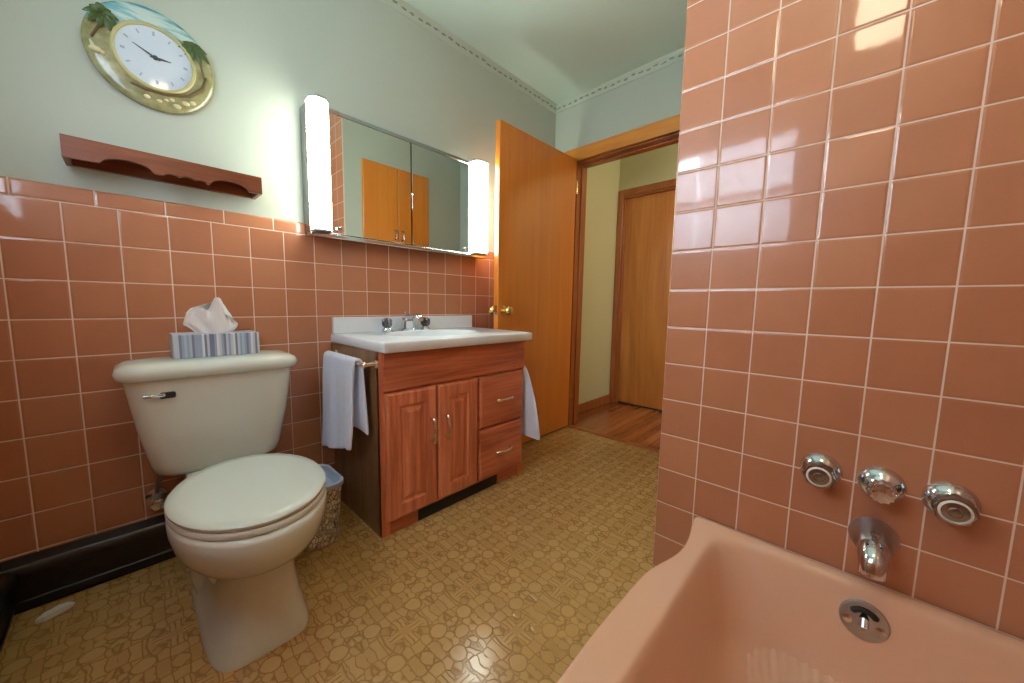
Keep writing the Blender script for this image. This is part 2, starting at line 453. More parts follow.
# black baseboard heater covers
def heater(name, axis, base, sgn, a, b, lab):
    y = lambda d: base + sgn*d
    r = struct(thing(name, lab, 'baseboard', ((a+b)/2, base, 0) if axis == 0 else (base, (a+b)/2, 0)))
    M().prism([(y(.001), .012), (y(.040), .012), (y(.044), .034), (y(.040), .038), (y(.036), .100), (y(.030), .112), (y(.001), .112)], axis, a, b).build('front_panel', 'black', r, bevel=.002)
    M().prism([(y(.001), .118), (y(.034), .118), (y(.050), .106), (y(.054), .109), (y(.053), .126), (y(.042), .140), (y(.001), .150)], axis, a, b).build('top_cover', 'black', r, bevel=.003)
    M().prism([(y(.001), 0), (y(.030), 0), (y(.030), .012), (y(.001), .012)], axis, a, b).build('kick_strip', 'dark', r)
    return r
heater('baseboard_left', 0, 0, -1, XL, .80, 'black baseboard cover along the tiled wall behind the toilet')
heater('baseboard_window', 1, XL, 1, -1.28, -.056, 'black baseboard cover along the window wall')

# ------------------------------------------------------------------ doorway and hall
HX = 3.20; HY = -.065
struct(box(XB+.01, HX+.3, -2.0, .15, -.08, -.002).build('floor_hall', 'planks', smooth=0))
struct(box(XB+.12, HX+.3, HY, .15, 0, CEIL).build('wall_hall_left', 'hall', smooth=0))
HD0, HD1, HDZ = -.90, -.115, 1.80
m = M(); m.box(HX, HX+.12, HD1, HY, 0, CEIL); m.box(HX, HX+.12, -2.0, HD0, 0, CEIL); m.box(HX, HX+.12, HD0, HD1, HDZ, CEIL)
struct(m.build('wall_hall_back', 'hall', smooth=0))
struct(box(XB+.12, HX+.3, -2.0, .15, CEIL, CEIL+.1).build('ceiling_hall', 'ceil', smooth=0))
struct(box(XB+.12, HX+.12, -2.1, -2.0, 0, CEIL).build('wall_hall_right', 'hall', smooth=0))
struct(box(XB+.12, HX-.001, HY-.013, HY-.0005, -.001, .075).build('baseboard_hall', 'jamb', bevel=.003))
# bathroom door casing + jamb
m = M()
m.box(XB+.0, XB+.12, DY0, DY0+.018, 0, DZ); m.box(XB, XB+.12, DY1-.018, DY1, 0, DZ); m.box(XB, XB+.12, DY0+.018, DY1-.018, DZ-.018, DZ)
m.box(XB+.045, XB+.08, DY0+.018, DY0+.03, 0, DZ-.018); m.box(XB+.045, XB+.08, DY1-.03, DY1-.018, 0, DZ-.018); m.box(XB+.045, XB+.08, DY0+.03, DY1-.03, DZ-.03, DZ-.018)
struct(m.build('trim_5', 'jamb', bevel=.002))
def casing(name, mat, x, y0, y1, z, wd, dirx):
    m = M(); a, b = (x-.016, x) if dirx < 0 else (x, x+.016)
    m.box(a, b, y1-.006, y1+wd, 0, z); m.box(a, b, y0-wd, y0+.006, 0, z); m.box(a, b, y0-wd, y1+wd, z, z+wd)
    return struct(m.build(name, mat, bevel=.005))
casing('trim_6', 'honeyh', XB, DY0, DY1, DZ-.006, .085, -1)
casing('trim_7', 'jamb', XB+.12, DY0, DY1, DZ-.006, .06, 1)
m = M(); m.box(HX, HX+.12, HD1-.015, HD1, 0, HDZ); m.box(HX, HX+.12, HD0, HD0+.015, 0, HDZ); m.box(HX, HX+.12, HD0+.015, HD1-.015, HDZ-.015, HDZ)
struct(m.build('trim_8', 'jamb', bevel=.002))
m = M(); m.box(HX-.016, HX-.0005, HD1-.004, HD1+.046, 0, HDZ+.05); m.box(HX-.016, HX-.0005, HD0-.05, HD0+.004, 0, HDZ+.05); m.box(HX-.016, HX-.0005, HD0+.004, HD1-.004, HDZ, HDZ+.05)
struct(m.build('trim_9', 'jamb', bevel=.004))
struct(box(XB-.02, XB+.03, DY0+.02, DY1-.02, -.001, .004).build('trim_10', 'jamb', bevel=.002))

# bathroom door, open against the mirror wall
d = struct(thing('door_1', 'flat honey wood door standing open beside the vanity', 'door', (2.34, -.18, .012)))
DF = -.2   # visible face
box(1.632, 2.352, DF, DF+.035, .012, DZ-.004).build('door_panel', 'honey', d, bevel=.0025)
m = M(); m.lathe([(.026, 0), (.026, .004), (.012, .007), (.010, .026), (.018, .032), (.0255, .042), (.0265, .052), (.021, .061), (.008, .064)], (1.672, DF, .838), (0, -1, 0), 28); m.build('door_knob', 'brass', d)
m = M(); m.lathe([(.026, 0), (.026, .004), (.012, .007), (.010, .026), (.018, .032), (.0255, .042), (.0265, .052), (.021, .061), (.008, .064)], (1.672, DF+.035, .838), (0, 1, 0), 28); m.build('door_knob', 'brass', d)
box(1.6305, 1.633, DF+.006, DF+.029, .81, .866).build('latch_plate', 'chrome', d)
M().prism([(1.622, DF+.012), (1.632, DF+.009), (1.632, DF+.024), (1.622, DF+.024)], 2, .831, .845).build('latch_bolt', 'chrome', d)
for z in (.22, 1.62):
    M().lathe([(.007, 0), (.007, .085)], (2.356, DF-.004, z), n=12).build('hinge', 'brass', d)
# hall door
d = struct(thing('door_2', 'closed brown flat door at the end of the hall', 'door', (HX, -.5, .012)))
box(HX+.03, HX+.065, HD0+.0155, HD1-.0155, .016, HDZ-.0155).build('door_panel', 'halldoor', d, bevel=.002)
box(HX+.045, HX+.062, HD0+.0155, HD1-.0155, -.0015, .0155).build('gap_shade', 'dark', d)  # dark strip standing in for the shaded gap under the door
M().lathe([(.026, 0), (.026, .004), (.012, .007), (.010, .026), (.0255, .042), (.0265, .052), (.02, .061), (.006, .064)], (HX+.03, HD0+.08, .85), (-1, 0, 0), 24).build('door_knob', 'brass', d)

# linen closet doors on the closet wall (seen in the mirror)
k = 3
for (x0, x1, hx) in ((1.463, 1.744, 1.715), (1.748, 2.028, 1.777)):
    for (z0, z1, hz) in ((1.33, 1.912, 1.40), (.10, 1.322, 1.24)):
        d = struct(thing('door_%d' % k, '%s %s honey wood linen closet door with dark pull' % ('upper' if z0 > 1 else 'lower', 'left' if x0 < 1.6 else 'right'), 'door', ((x0+x1)/2, YC, z0))); k += 1
        box(x0, x1, YC+.001, YC+.02, z0, z1).build('door_panel', 'honey', d, bevel=.005)
        M().tube([(hx, YC+.02, hz-.035), (hx, YC+.045, hz-.03), (hx, YC+.048, hz), (hx, YC+.045, hz+.03), (hx, YC+.02, hz+.035)], .005, 8).build('handle', 'chromedark', d)

# ------------------------------------------------------------------ bathtub
def tub():
    r = thing('bathtub', 'pink enamelled bathtub in front of the pink tiled faucet wall', 'bathtub', (.62, -1.72, 0))
    X0, X1, Y0, Y1 = XL+.004, XF-.003, YT+.004, -1.345
    ZR = .262
    n = 32
    NOTCH = [(-1, 0), (.2, .004), (.45, .008), (.66, .010), (.813, .015), (.94, .013), (1.036, .010), (1.077, -.003), (1.12, -.017), (1.162, -.024), (1.217, -.021), (1.285, -.009), (1.331, 0), (2, 0)]
    def notch(x):
        for (a, va), (b, vb) in zip(NOTCH, NOTCH[1:]):
            if a <= x <= b:
                t = (x-a)/(b-a); return va+(vb-va)*t*t*(3-2*t) if abs(va-vb) > .012 else va+(vb-va)*t
        return 0
    def outer(z, ins=0.0, bow=0.0):
        # counter clockwise loop sampled so that inner and outer loops pair up
        pts = []
        for i in range(n): pts.append([X1-ins, Y0+ins+(Y1-Y0-2*ins)*i/n, z])
        for i in range(n): pts.append([X1-ins-(X1-X0-2*ins)*i/n, Y1-ins, z])
        for i in range(n): pts.append([X0+ins, Y1-ins-(Y1-Y0-2*ins)*i/n, z])
        for i in range(n): pts.append([X0+ins+(X1-X0-2*ins)*i/n, Y0+ins, z])
        for p in pts:
            if abs(p[1]-(Y1-ins)) < 1e-6:
                p[1] += bow*notch(p[0])
        return pts
    def inner(z, x0, x1, y0, y1, rad):
        # rounded rectangle sampled with the same count and order as outer
        o = []
        base = outer(z)
        for q in base:
            p = q
            u = (p[0]-X0)/(X1-X0); v = (p[1]-Y0)/(Y1-Y0)
            x = x0+(x1-x0)*min(max(u, 0), 1); y = y0+(y1-y0)*min(max(v, 0), 1)
            # round corners
            cx = min(max(x, x0+rad), x1-rad); cy = min(max(y, y0+rad), y1-rad)
            dx, dy = x-cx, y-cy; L = math.hypot(dx, dy)
            if L > 1e-9 and abs(dx) > 1e-9 and abs(dy) > 1e-9:
                x, y = cx+dx/L*rad, cy+dy/L*rad
            o.append([x, y, z])
        return o
    def lift(pts):
        # deck rises a little towards the walls
        for p in pts:
            a = max(0, 1-(X1-p[0])/.10); b = max(0, 1-(p[1]-Y0)/.07); c = max(0, 1-(p[0]-X0)/.07)
            e = max(a, b, c)
            p[2] += .013*e*e*(3-2*e) 
        return pts
    BW = 1.0
    rings = [outer(0, .016), outer(.20, .012, BW), outer(ZR-.03, .002, BW), lift(outer(ZR-.012, 0, BW)), lift(outer(ZR-.003, .003, BW)), lift(outer(ZR, .010, BW)),
             lift(inner(ZR, X0+.055, X1-.026, Y0+.045, -1.408, .06)),
             lift(inner(ZR-.002, X0+.063, X1-.033, Y0+.053, -1.416, .07)),
             lift(inner(ZR-.012, X0+.072, X1-.041, Y0+.060, -1.425, .08)),
             inner(ZR-.04, X0+.085, X1-.048, Y0+.066, -1.436, .09),
             inner(.14, X0+.16, X1-.066, Y0+.085, -1.462, .10),
             inner(.06, X0+.22, X1-.085, Y0+.10, -1.485, .11),
             inner(.035, X0+.26, X1-.115, Y0+.135, -1.525, .11),
             inner(.028, X0+.33, X1-.18, Y0+.20, -1.58, .10)]
    m = M(); m.loft(rings, cap0=True, cap1=True)
    m.build('tub_shell', 'tub', r, bevel=0, smooth=60, sub=2)
    # overflow plate on the sloping end wall
    c = Vector((1.2765, -1.712, .208)); dr = Vector((-1, 0, .16)).normalized()
    pl = M().lathe([(.0395, -.004), (.0405, .002), (.038, .006), (.030, .008), (.004, .009)], c, dr, 40).build('overflow_plate', 'satin', r)
    up = Vector((0, 0, 1)) - dr*dr.z; up.normalize(); sd = dr.cross(up)
    m = M(); m.tube([c+dr*.007+up*.012, c+dr*.018+up*.008, c+dr*.024-up*.002, c+dr*.02-up*.010], [.007, .009, .009, .005], 12); m.build('trip_lever', 'chrome', pl)
    arc = [c+dr*.0075+sd*.022*math.cos(a)+up*(.004+.020*math.sin(a)) for a in [PI*(.14+.72*k/14) for k in range(15)]]
    m = M(); m.tube(arc, [.003]+[.0065]*13+[.003], 10); m.build('overflow_slot', 'dark', pl)
    for sg in (-1, 1):
        M().lathe([(.0085, 0), (.0085, .003), (.003, .005)], c+dr*.006+sd*sg*.026-up*.006, dr, 14).build('screw', 'chrome', pl)
    M().lathe([(.032, -.002), (.032, .003), (.024, .005), (.012, .002)], (1.06, -1.745, .027), (0, 0, 1), 28).build('drain_ring', 'chrome', r)
    return r
tub()

# tub valve handles and spout
def valve(x, y, z, kind, label):
    r = thing('faucet_handle', label, 'faucet handle', (XF, y, z), 'tub faucet handles')
    D = (-1, 0, 0)
    M().lathe([(.039, .0005), (.0385, .006), (.034, .014), (.026, .021), (.017, .026), (.015, .03)], (XF, y, z), D, 40).build('mounting_flange', 'chrome', r)
    if kind == 'oct':
        M().lathe([(.015, .024), (.024, .030), (.0285, .036), (.0285, .050), (.026, .055), (.022, .056)], (XF, y, z), D, 48, 8, .05).build('grip', 'chromedark', r)
        M().lathe([(.0225, .053), (.0225, .0565), (.019, .059), (.0185, .055)], (XF, y, z), D, 40).build('dial_ring', 'bone', r)
        M().lathe([(.0175, .052), (.0175, .0565), (.010, .0575), (.008, .060), (.003, .061)], (XF, y, z), D, 32).build('center_cap', 'chromedark', r)
    else:
        M().lathe([(.015, .024), (.021, .032), (.0225, .040), (.0225, .054), (.020, .059), (.015, .060)], (XF, y, z), D, 48, 12, .06).build('grip', 'chrome', r)
        M().lathe([(.015, .058), (.015, .061), (.010, .063), (.003, .0635)], (XF, y, z), D, 28).build('center_cap', 'chrome', r)
    return r
valve(0, -1.614, .499, 'oct', 'chrome octagonal tub handle nearest the tiled wall edge, left of three')
valve(0, -1.715, .499, 'round', 'chrome fluted diverter knob between the two octagonal tub handles, above the spout')
valve(0, -1.813, .499, 'oct', 'large chrome octagonal tub handle farthest from the doorway, right of three')
r = thing('tub_spout', 'chrome tub spout on the pink tiles below the middle knob', 'spout', (XF, -1.713, .36))
M().lathe([(.041, 0), (.0405, .006), (.037, .020), (.032, .040), (.0285, .060), (.024, .066)], (XF-.001, -1.713, .378), (-1, 0, 0), 40).build('mounting_flange', 'satin', r)
m = M(); m.tube([(XF-.045, -1.713, .376), (XF-.068, -1.713, .374), (XF-.086, -1.713, .366), (XF-.096, -1.713, .352), (XF-.098, -1.713, .339)], [.0275, .026, .024, .022, .0205], 28); m.build('spout_body', 'chrome', r)
M().lathe([(.0065, 0), (.0055, .010), (.008, .014), (.008, .020), (.003, .023)], (XF-.066, -1.713, .394), (0, 0, 1), 16).build('diverter_pull', 'chromedark', r)

# ------------------------------------------------------------------ toilet
TX = .417
def toilet():
    r = thing('toilet', 'white two-piece toilet standing against the tiled wall', 'toilet', (TX, -.4, 0))
    # pedestal and bowl: one porcelain body
    R = []
    R.append(egg(TX-.006, -.40, .113, .250, .22, 0.0, 5.0)); R.append(egg(TX-.006, -.40, .113, .250, .22, .012, 5.0))
    R.append(egg(TX-.005, -.40, .107, .245, .212, .03, 4.8))
    R.append(egg(TX-.001, -.40, .093, .233, .20, .09, 4.3))
    R.append(egg(TX+.002, -.40, .086, .226, .20, .15, 3.6))
    R.append(egg(TX, -.41, .094, .220, .20, .205, 3.0))
    R.append(egg(TX, -.44, .122, .236, .21, .235, 2.3))
    R.append(egg(TX, -.48, .146, .238, .24, .256, 2.1))
    R.append(egg(TX, -.505, .160, .241, .25, .288, 2.0))
    R.append(egg(TX, -.515, .167, .241, .25, .325, 2.0))
    R.append(egg(TX, -.52, .168, .237, .25, .352, 2.0))
    R.append(egg(TX, -.52, .164, .232, .246, .362, 2.0))
    M().loft(R).build('bowl', 'porcelain', r, smooth=80)
    # deck that carries the tank
    M().loft([rrect(TX-.09, TX+.09, -.30, -.05, .05, .20), rrect(TX-.105, TX+.105, -.34, -.045, .05, .27), rrect(TX-.105, TX+.105, -.34, -.045, .05, .335), rrect(TX-.10, TX+.10, -.335, -.05, .05, .3375)]).build('tank_deck', 'porcelain', r, smooth=60)
    # trapway bulge either side of the pedestal
    for sg in (-1, 1):
        m = M(); m.tube([(TX+sg*.070, -.50, .15), (TX+sg*.080, -.44, .19), (TX+sg*.086, -.38, .17), (TX+sg*.086, -.34, .10), (TX+sg*.080, -.33, .02)], [.020, .034, .040, .038, .030], 18)
        m.build('trapway', 'porcelain', r, smooth=80)
    s = M().loft([egg(TX, -.52, .160, .215, .21, .362), egg(TX, -.52, .167, .224, .215, .366), egg(TX, -.52, .168, .225, .216, .374), egg(TX, -.52, .164, .221, .213, .3795)]).build('seat_ring', 'seat', r, smooth=50)
    M().loft([egg(TX, -.52, .160, .212, .208, .3800), egg(TX, -.52, .167, .220, .214, .3835), egg(TX, -.52, .168, .221, .215, .3895), egg(TX, -.52, .163, .216, .21, .395), egg(TX, -.52, .14, .20, .18, .398), egg(TX, -.52, .05, .07, .06, .3995)]).build('seat_lid', 'seat', r, smooth=50)
    for sg in (-1, 1):
        M().lathe([(.010, 0), (.010, .05)], (TX+sg*.075-.025, -.290, .362), (1, 0, 0), 14).build('seat_hinge', 'seat', r)
    # tank
    CX = .405
    tk = [rrect(CX-.145, CX+.145, -.185, -.055, .05, .338), rrect(CX-.160, CX+.160, -.198, -.045, .05, .352), rrect(CX-.168, CX+.168, -.205, -.04, .05, .38), rrect(CX-.190, CX+.190, -.217, -.035, .05, .50), rrect(CX-.209, CX+.209, -.225, -.03, .05, .642)]
    M().loft(tk).build('tank', 'porcelain', r, smooth=60)
    M().loft([rrect(CX-.214, CX+.214, -.230, -.025, .05, .6425), rrect(CX-.223, CX+.223, -.240, -.02, .055, .650), rrect(CX-.226, CX+.226, -.243, -.018, .058, .664), rrect(CX-.221, CX+.221, -.238, -.02, .058, .678), rrect(CX-.205, CX+.205, -.222, -.03, .055, .687), rrect(CX-.165, CX+.165, -.185, -.06, .045, .691)]).build('tank_lid', 'porcelain', r, smooth=60)
    # flush lever
    f = M().loft([rrect(.268, .302, .588, .606, .005, 0), rrect(.268, .302, .588, .606, .005, .008), rrect(.271, .299, .591, .603, .004, .011)])
    for v in f.b.verts: v.co = Vector((v.co.x, -.2195-v.co.z, v.co.y+.002))
    f = f.build('flush_lever', 'blackplastic', r)
    M().tube([(.278, -.231, .602), (.264, -.237, .602), (.248, -.238, .603), (.235, -.236, .604)], [.0045, .005, .0055, .0045], 12).build('lever_arm', 'chrome', f)
    M().lathe([(.03, 0), (.032, .02), (.02, .03)], (CX-.03, -.12, .310), n=20).build('tank_bolt', 'blackplastic', r)
    return r
toilet()
r = thing('supply_valve', 'chrome water stop valve with hose behind the toilet', 'valve', (.248, -.03, .2))
M().lathe([(.028, .0005), (.027, .005), (.012, .010)], (.248, 0, .222), (0, -1, 0), 24).build('escutcheon', 'chrome', r)
m = M(); m.tube([(.248, -.008, .222), (.248, -.075, .222)], .009, 14); m.lathe([(.013, 0), (.013, .03), (.010, .04)], (.248, -.05, .208), n=14); m.build('valve_body', 'satin', r)
M().lathe([(.017, 0), (.019, .004), (.017, .010), (.006, .012)], (.248, -.075, .222), (0, -1, 0), 20, 6, .12).build('valve_handle', 'chrome', r)
m = M(); m.tube([(.248, -.05, .245), (.250, -.052, .275), (.258, -.07, .30), (.2615, -.09, .322), (.2622, -.105, .3295)], .0065, 10); m.build('supply_hose', 'satin', r)

# ------------------------------------------------------------------ tissue box on the tank
r = thing('tissue_box', 'blue and grey striped tissue box on the toilet tank lid', 'tissue box', (.418, -.10, .6925))
box(.308, .528, -.152, -.042, .6922, .765).build('carton', 'stripes', r, bevel=.0015)
m = M(); rings = []
NU = 48
prof = [(.336, .806), (.346, .828), (.360, .845), (.376, .852), (.390, .846), (.401, .838), (.410, .852), (.418, .876), (.427, .884), (.437, .878), (.450, .850), (.464, .812)]
def hx(x):
    for (a, za), (b, zb) in zip(prof, prof[1:]):
        if a <= x <= b: return za+(zb-za)*(x-a)/(b-a)
    return prof[0][1] if x < prof[0][0] else prof[-1][1]
for i in range(13):
    v = i/12; ring = []
    for k in range(NU):
        a = 2*PI*k/NU
        spread = .046 + .026*math.sin(PI*min(1, v*1.05)*.72) 
        cx = .415 - .008*v
        x = cx + spread*math.cos(a)*(1 if v < .6 else 1-.25*(v-.6))
        fold = noise.noise(Vector((math.cos(a)*2.2, math.sin(a)*2.2, v*1.3)))*.020 + .007*math.sin(a*9+v*4)
        y = -.097 + (.016 + .012*v*(1-v)*2)*(1-.75*v)*math.sin(a) + fold*(.3+v*.7)
        z = .7655 + (hx(x)-.7655)*v + .004*math.sin(a*5)*v*(1-v)
        ring.append((x, y, z))
    rings.append(ring)
m.loft(rings); m.build('tissue', 'tissue', r, smooth=40)

# ------------------------------------------------------------------ trash bin
r = thing('trash_bin', 'small leaf-print waste bin with blue grey liner between toilet and vanity', 'waste bin', (.655, -.27, 0))
rr = lambda e, z, rad: rrect(.596-e, .709+e*.42, -.335-e*1.2, -.195+e, rad, z)
M().loft([rr(-.004, 0, .03), rr(0, .006, .034), rr(.012, .10, .036), rr(.026, .235, .04), rr(.028, .238, .04), rr(.022, .238, .038), rr(.019, .22, .036), rr(.004, .02, .03)]).build('bin_body', 'leafy', r, smooth=40)
L = rr(.018, .215, .036); 
M().loft([rr(.0175, .19, .035), rr(.0185, .238, .037), rr(.031, .2405, .043), rr(.033, .2395, .044), rr(.033, .225, .044), rr(.0325, .2235, .044), rr(.0315, .225, .043), rr(.0305, .2375, .042), rr(.02, .237, .037), rr(.0185, .222, .034), rr(.014, .206, .034), rr(.004, .198, .03)], cap0=False).build('liner', 'blueliner', r, smooth=40)

# small white thing on the floor
m = M()
pts = [(-.004, -.118), (.012, -.124), (.040, -.112), (.060, -.100), (.064, -.088), (.052, -.084), (.034, -.092), (.010, -.104), (-.004, -.108)]
m.loft([[(x, y, .0005) for x, y in pts], [(x, y, .010+.006*math.sin(x*60)) for x, y in pts], [(x*.9+.003, y*.96-.004, .013+.006*math.sin(x*60)) for x, y in pts]])
tag(m.build('plastic_scrap', 'bone', bevel=.002), 'small white plastic scrap on the floor against the black baseboard', 'scrap')

# ------------------------------------------------------------------ vanity
VX0, VX1, VF = .817, 1.588, -.437
def raised(m, x0, x1, z0, z1, y, frame):
    # door slab with a routed edge and raised centre panel, facing -y
    def ring(i, yy): return [(x0+i, yy, z0+i), (x1-i, yy, z0+i), (x1-i, yy, z1-i), (x0+i, yy, z1-i)]
    m.loft([ring(0, y), ring(0, y-.012), ring(.007, y-.019), ring(frame, y-.019), ring(frame+.006, y-.011), ring(frame+.013, y-.011), ring(frame+.030, y-.0185), ring(frame+.032, y-.0185)])
def pull(p0, p1, y, mat, parent):
    a, b = Vector(p0), Vector(p1); mid = (a+b)/2; dv = (b-a).normalized()
    m = M(); m.lathe([(.0065, 0), (.0065, .006), (.0045, .016)], a, (0, -1, 0), 12); m.lathe([(.0065, 0), (.0065, .006), (.0045, .016)], b, (0, -1, 0), 12)
    m.tube([a-dv*.006+Vector((0, -.016, 0)), a+Vector((0, -.020, 0)), a+(mid-a)*.4+Vector((0, -.027, 0)), mid+Vector((0, -.030, 0)), b+(mid-b)*.4+Vector((0, -.027, 0)), b+Vector((0, -.020, 0)), b+dv*.006+Vector((0, -.016, 0))], [.006, .0085, .0062, .0055, .0062, .0085, .006], 12)
    return m.build('handle', mat, parent)
def vanity():
    r = thing('vanity_cabinet', 'reddish oak bathroom vanity cabinet under the white sink top', 'cabinet', ((VX0+VX1)/2, VF/2, 0))
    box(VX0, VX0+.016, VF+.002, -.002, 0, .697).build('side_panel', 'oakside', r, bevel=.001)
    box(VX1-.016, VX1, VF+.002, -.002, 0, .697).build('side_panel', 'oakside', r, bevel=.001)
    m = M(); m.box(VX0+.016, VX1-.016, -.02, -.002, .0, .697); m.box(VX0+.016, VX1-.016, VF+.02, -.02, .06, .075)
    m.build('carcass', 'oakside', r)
    m = M()
    m.box(VX0, VX0+.034, VF, VF+.018, .0, .697); m.box(VX1-.03, VX1, VF, VF+.018, .0, .697)
    m.box(VX0+.034, VX1-.03, VF, VF+.018, .535, .560); m.box(VX0+.034, VX1-.03, VF, VF+.018, .05, .085); m.box(1.262, 1.296, VF, VF+.018, .085, .535); m.box(1.296, VX1-.03, VF, VF+.018, .29, .325)
    m.box(VX0+.034, VX1-.03, VF, VF+.018, .685, .697)
    m.build('face_frame', 'oak', r, bevel=.001)
    box(VX0+.010, VX1-.008, VF-.013, VF-.0005, .556, .694).build('false_front', 'oakh', r, bevel=.004)
    box(VX0+.034, .9715, VF+.003, VF+.026, 0, .05).build('toe_board', 'oakh', r)
    box(1.4125, VX1-.03, VF+.003, VF+.026, 0, .05).build('toe_board', 'oakh', r)
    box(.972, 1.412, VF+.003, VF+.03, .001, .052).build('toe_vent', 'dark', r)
    for x0, x1, hx_ in ((.836, 1.050, 1.022), (1.058, 1.268, 1.090)):
        m = M(); raised(m, x0, x1, .063, .547, VF-.0005, .052); dd = m.build('door', 'oak', r, smooth=0)
        pull((hx_, VF-.0195, .330), (hx_, VF-.0195, .418), 0, 'nickel', dd)
    for z0, z1, hz in ((.309, .547, .428), (.063, .300, .177)):
        m = M()
        def ring(i, yy): return [(1.280+i, yy, z0+i), (1.568-i, yy, z0+i), (1.568-i, yy, z1-i), (1.280+i, yy, z1-i)]
        y = VF-.0005
        m.loft([ring(0, y), ring(0, y-.011), ring(.006, y-.0175), ring(.012, y-.019), ring(.03, y-.019)])
        dd = m.build('drawer', 'oakh', r, smooth=0)
        pull((1.376, VF-.0195, hz+.003), (1.466, VF-.0195, hz+.003), 0, 'nickel', dd)
    # peg for the hand towel on the far side
    M().lathe([(.016, 0), (.016, .004), (.006, .008), (.006, .036), (.010, .040), (.004, .046)], (VX1, -.385, .605), (1, 0, 0), 16).build('towel_peg', 'nickel', r)
    return r
vanity()

def counter():
    r = thing('vanity_countertop', 'white sink top with backsplash on the oak vanity', 'countertop', (1.2, -.24, .698))
    X0, X1, Y0, Y1, Z0, Z1 = .820, 1.604, -.478, -.001, .698, .738
    cx, cy, rx, ry = 1.17, -.262, .215, .148
    n = 72
    angs = [2*PI*k/n for k in range(n)]
    for px, py in ((X0, Y0), (X1, Y0), (X1, Y1), (X0, Y1)):
        a = math.atan2(py-cy, px-cx) % (2*PI); i = min(range(n), key=lambda k: abs(angs[k]-a)); angs[i] = a
    def rect(z, ins=0.0):
        out = []
        for a in angs:
            c, s = math.cos(a), math.sin(a); t = 1e9
            if abs(c) > 1e-9: t = min(t, ((X1-ins-cx) if c > 0 else (X0+ins-cx))/c)
            if abs(s) > 1e-9: t = min(t, ((Y1-cy) if s > 0 else (Y0+ins-cy))/s)
            out.append((cx+c*t, cy+s*t, z))
        return out
    def el(kx, ky, z): return [(cx+rx*kx*math.cos(a), cy+ry*ky*math.sin(a), z) for a in angs]
    m = M()
    m.loft([el(1.12, 1.12, Z0), rect(Z0, .004), rect(Z0+.004), rect(Z1-.008), rect(Z1-.002, .003), rect(Z1, .009),
            el(1.12, 1.10, Z1), el(1.08, 1.07, Z1+.004), el(1.03, 1.03, Z1+.004), el(1.0, 1.0, Z1-.001), el(.96, .95, Z1-.018), el(.86, .84, Z1-.065), el(.68, .66, Z1-.10), el(.40, .38, Z1-.118), el(.1, .12, Z1-.122)], cap0=False)
    m.build('sink_top', 'counter', r, smooth=50)
    box(X0+.004, X1-.004, -.022, -.001, Z1-.004, .806).build('backsplash', 'counter', r, bevel=.004)
    M().lathe([(.022, -.002), (.022, .003), (.016, .004), (.004, .001)], (cx, cy, Z1-.122), n=24).build('sink_drain', 'chrome', r)
    return r
counter()

def lav_faucet():
    cx, cy, z = 1.148, -.068, .7385
    r = thing('sink_faucet', 'chrome two-handle faucet on the white sink top', 'faucet', (cx, cy, z))
    M().loft([rrect(cx-.040, cx+.040, cy-.030, cy+.028, .020, z), rrect(cx-.040, cx+.040, cy-.030, cy+.028, .020, z+.008), rrect(cx-.034, cx+.034, cy-.026, cy+.024, .018, z+.013)]).build('base_plate', 'chrome', r)
    m = M()
    m.loft([rrect(cx-.028, cx+.028, cy-.026, cy+.024, .012, z+.010), rrect(cx-.024, cx+.024, cy-.026, cy+.020, .012, z+.045), rrect(cx-.021, cx+.021, cy-.03, cy+.016, .010, z+.062), rrect(cx-.017, cx+.017, cy-.026, cy+.010, .008, z+.066)])
    sp = []
    for (yy, zz, hw, hh) in ((cy+.01, z+.056, .021, .013), (cy-.03, z+.068, .021, .012), (cy-.075, z+.075, .019, .010), (cy-.11, z+.070, .017, .010), (cy-.122, z+.060, .014, .008)):
        sp.append([(cx+hw*a, yy, zz+hh*b) for a, b in ((-1, -.6), (-.6, -1), (.6, -1), (1, -.6), (1, .6), (.6, 1), (-.6, 1), (-1, .6))])
    m.loft(sp); m.build('spout', 'chrome', r, smooth=60)
    M().tube([(cx, cy+.012, z+.055), (cx, cy+.014, z+.085), (cx, cy+.014, z+.092)], [.003, .003, .005], 10).build('lift_rod', 'chrome', r)
    for sg in (-1, 1):
        x = cx+sg*.103
        h = M().lathe([(.024, 0), (.024, .008), (.018, .016), (.013, .022)], (x, cy, z), n=24).build('handle_base', 'chrome', r)
        M().lathe([(.013, .020), (.019, .026), (.0215, .034), (.0215, .052), (.019, .058), (.012, .060)], (x, cy, z), n=48, flute=8, amp=.12).build('handle', 'smoke', r)
        M().lathe([(.012, .0595), (.0125, .062), (.008, .064), (.002, .0645)], (x, cy, z), n=20).build('handle_cap', 'chrome', r)
    return r
lav_faucet()

# towel bar on the cabinet's left side
r = thing('towel_bar', 'nickel towel bar on the left side of the oak vanity', 'towel bar', (VX0, -.25, .665))
BX, BZ = .772, .657
for y in (-.072, -.426):
    m = M(); m.lathe([(.016, .0005), (.016, .004), (.009, .008), (.007, .036)], (VX0, y, BZ), (-1, 0, 0), 20); m.ell((BX, y, BZ), (.011, .011, .011)); m.build('post', 'nickel', r)
m = M(); m.tube([(BX, -.064, BZ), (BX, -.436, BZ)], .0065, 14); m.build('bar', 'nickel', r)

